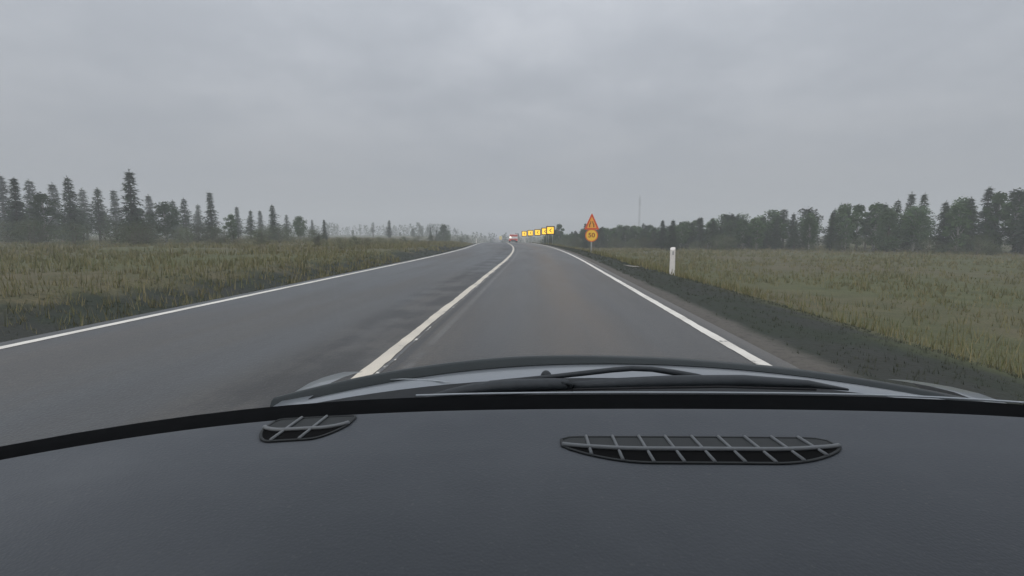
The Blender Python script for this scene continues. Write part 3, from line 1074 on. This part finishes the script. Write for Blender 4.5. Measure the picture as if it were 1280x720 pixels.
for x in hx:
    y = front(x)
    hgt = lerp_table([(-.7, .022), (-.3, .022), (0, .015), (.3, .011), (.8, .011)], x - CX)
    rows[0].append((x, y - .012, bz(x) + .000)); rows[1].append((x, y + .000, bz(x) + hgt * .8)); rows[2].append((x, y + .012, bz(x) + hgt)); rows[3].append((x, y + .03, bz(x) + hgt * .9)); rows[4].append((x, y + .05, bz(x) - .04))
b.grid(rows); cb(b, 'bonnet_reflection_band', M['reflection_dark'], smooth=True)  # added strip: the bonnet front's dark reflection put into its colour
b = MB(); rows = [[], [], [], []]
for i in range(41):
    x = CX - 1.17 + 2.34 * i / 40
    u_ = (x - CX) / 1.2
    y0 = 1.035 - .07 * u_ ** 2 - .27 * u_ ** 4 + .06 * u_
    yr = max(y0 + .03, rear(x) + .03)
    rows[0].append((x, y0 + .008, E - .358)); rows[1].append((x, y0 + .03, E - .366)); rows[2].append((x, yr - .012, bz(x) + .006)); rows[3].append((x, yr, bz(x) - .012))
b.grid(rows); cb(b, 'cowl_panel', M['scuttle'], smooth=True)
# front wings
for s in (-1, 1):
    b = MB(); rows = []
    for k in range(8):
        y = .95 + .08 * k
        rows.append([(CX + s * (.80 + .06 * q) , y, E - .385 - .012 * q * q - .03 * max(0, k - 4) ** 1.3 * .3 - .01 * (q == 0)) for q in range(7)])
    b.grid(rows); cb(b, 'front_wing', M['paint'], smooth=True)
# washer nozzle
b = MB(); c = at(682.6, 471, 1.14)
rows = []
for k in range(6):
    a = math.pi / 2 * k / 5
    rows.append([(c.x + .0135 * math.cos(a) * math.cos(2 * math.pi * q / 14), c.y + .014 * math.cos(a) * math.sin(2 * math.pi * q / 14), c.z - .001 + .0165 * math.sin(a)) for q in range(15)])
b.grid(rows); cb(b, 'washer_nozzle', M['trim'], smooth=True)

# wipers
def px_line(pts, Y):
    return [at(x, y, Y) for x, y in pts]


def pr(px, Y): return px / F * Y


wa = MB(); wa.tube(px_line([(527, 499.5), (540, 497), (560, 492.5), (590, 487.5), (618, 484), (650, 482), (690, 480.5), (704, 480.5), (712, 483.5)], 1.085), [pr(k, 1.085) for k in (1.2, 4.2, 6.2, 8.2, 8.8, 8.4, 8.0, 7.6, 5)], 12, flat=(1.2, 1))
w1 = cb(wa, 'wiper', M['trim'], smooth=True)
tag(w1, 'left wiper lying along the glass')
wa = MB(); wa.tube(px_line([(562, 497.5), (620, 493.5), (700, 489.5), (716, 488.5)], 1.07), pr(1.6, 1.07), 8); cb(wa, 'wiper_rubber', M['rubber'], w1, smooth=True)
wa = MB(); wa.tube(px_line([(702, 479), (709, 477.5), (714, 481), (711, 488)], 1.075), [pr(k, 1.07) for k in (2.5, 3.4, 4.2, 3)], 8); cb(wa, 'wiper_joint', M['trim'], w1, smooth=True)
wa = MB(); wa.tube(px_line([(708, 482.5), (760, 480), (842, 477), (930, 476), (1010, 480), (1060, 487)], 1.09), [pr(k, 1.09) for k in (5.5, 7, 8, 7.5, 5, 1.5)], 12, flat=(1.2, 1))
w2 = cb(wa, 'wiper', M['trim'], smooth=True)
tag(w2, 'right wiper with its bowed arm')
wa = MB(); wa.tube(px_line([(612, 477.5), (650, 474.5), (690, 471), (730, 466.5), (765, 462.5), (790, 460.5), (815, 461.5), (842, 465.5), (870, 471), (890, 477)], 1.12), [pr(k, 1.12) for k in (1.8, 2.6, 3.2, 3.4, 3.4, 3.4, 3.4, 3.8, 4.4, 5)], 10)
cb(wa, 'wiper_arm', M['trim'], w2, smooth=True)
wa = MB(); wa.tube(px_line([(716, 487), (800, 485), (900, 483.5), (1020, 487)], 1.07), pr(1.6, 1.07), 8); cb(wa, 'wiper_rubber', M['rubber'], w2, smooth=True)

# pillars, roof, doors: the rest of the cabin round the view
for s in (-1, 1):
    b = MB(); b.tube([ws(s * 1.02, v / 8) + Vector((s * .02, -.03, 0)) for v in range(9)], .04, 10, flat=(1, 1)); cb(b, 'pillar', M['trim'], smooth=True)
    b = MB(); b.box((CX + s * 1.24, -.1, E - .62), (.08, 1.75, .56)); cb(b, 'door_panel', M['trim'], bevel=.02)
b = MB(); rows = []
for k in range(9):
    y = .42 - .2 * k
    rows.append([(CX + 1.02 * (i / 8 - .5) * 2 * .98, y - .05 * ((i - 4) / 4) ** 2, E + .475 + .04 * math.sin(math.pi * min(1, k / 8)) - .03 * ((i - 4) / 4) ** 2) for i in range(9)])
b.grid(rows); rf = cb(b, 'roof', M['roof'], smooth=True)
sd = rf.modifiers.new('Solidify', 'SOLIDIFY'); sd.thickness = .03; sd.offset = 1

# ------------------------------------------------------------------ air
hz = MB(); hz.box((0, 620, 22), (2090, 1420, 60))
ho = hz.build('haze', bpy.data.materials.new('haze_air'))
hm = ho.data.materials[0]; hm.use_nodes = True
nt = hm.node_tree
nt.nodes.remove(nt.nodes['Principled BSDF'])
pv = nt.nodes.new('ShaderNodeVolumePrincipled')
pv.inputs['Color'].default_value = (.93, .95, .98, 1)
pv.inputs['Density'].default_value = .0020
nt.links.new(pv.outputs[0], nt.nodes['Material Output'].inputs['Volume'])
tag(ho, kind='stuff')

# ------------------------------------------------------------------ light
SUN_EL, SUN_AZ = R(40), R(200)            # azimuth clockwise from +Y: behind, a little left
w = bpy.data.worlds.new('World'); S.world = w; w.use_nodes = True
nt = w.node_tree; h = NB(nt)
bg = nt.nodes['Background']
sky = h.n('ShaderNodeTexSky', sky_type='NISHITA'); sky.sun_disc = False
sky.sun_elevation = SUN_EL; sky.sun_rotation = SUN_AZ; sky.air_density = 1; sky.dust_density = 4
h.l(sky.outputs[0], bg.inputs['Color']); bg.inputs['Strength'].default_value = .05
tc = h.n('ShaderNodeTexCoord')
sep = h.n('ShaderNodeSeparateXYZ'); h.l(tc.outputs['Generated'], sep.inputs[0])
zz = h.math('MAXIMUM', sep.outputs[2], 0.0)
# cloud layer: direction projected on a flat deck so clouds flatten towards the horizon
den = h.math('ADD', zz, .22)
cx_, cy_ = h.math('DIVIDE', sep.outputs[0], den), h.math('DIVIDE', sep.outputs[1], den)
cmb = h.n('ShaderNodeCombineXYZ'); h.l(cx_, cmb.inputs[0]); h.l(cy_, cmb.inputs[1])
n1 = h.noise(cmb.outputs[0], 1.1, 7, .55); n2 = h.noise(cmb.outputs[0], 2.9, 6, .6)
cl = h.math('ADD', h.math('MULTIPLY', n1, .7), h.math('MULTIPLY', n2, .3))
clf = h.maprange(cl, .38, .64, .88, 1.12)
lum = h.math('ADD', h.math('MULTIPLY', zz, .86), .33)
lum = h.math('MULTIPLY', lum, h.math('ADD', h.math('MULTIPLY', h.math('SUBTRACT', clf, 1), h.maprange(zz, .02, .3)), 1))
tint = h.mix(h.maprange(cl, .4, .62), (.915, .968, 1.075), (.945, .98, 1.065))
vm = h.n('ShaderNodeVectorMath', operation='SCALE'); h.l(tint, vm.inputs[0]); h.l(lum, vm.inputs['Scale'])
bg2 = h.n('ShaderNodeBackground'); h.l(vm.outputs[0], bg2.inputs['Color']); bg2.inputs['Strength'].default_value = 1.0
mx = h.n('ShaderNodeMixShader'); mx.inputs[0].default_value = .93
h.l(bg.outputs[0], mx.inputs[1]); h.l(bg2.outputs[0], mx.inputs[2])
h.l(mx.outputs[0], nt.nodes['World Output'].inputs['Surface'])

sl = bpy.data.lights.new('sun', 'SUN'); sl.energy = 1.25; sl.angle = R(25); sl.color = (1, .97, .93)
so = bpy.data.objects.new('sun', sl); COL.objects.link(so)
dirv = Vector((math.sin(SUN_AZ) * math.cos(SUN_EL), math.cos(SUN_AZ) * math.cos(SUN_EL), math.sin(SUN_EL)))
so.rotation_euler = dirv.to_track_quat('Z', 'Y').to_euler()

# ------------------------------------------------------------------ camera and view
cam = bpy.data.cameras.new('camera')
cam.sensor_width = 36; cam.lens = F / 1280 * 36
cam.clip_start = .02; cam.clip_end = 5000
co = bpy.data.objects.new('camera', cam); COL.objects.link(co)
co.location = EYE
co.rotation_euler = CAM_ROT.to_euler()
S.camera = co
S.view_settings.view_transform = 'Standard'
S.view_settings.look = 'None'
S.view_settings.exposure = 0
S.view_settings.gamma = 1
S.cycles.volume_bounces = 1
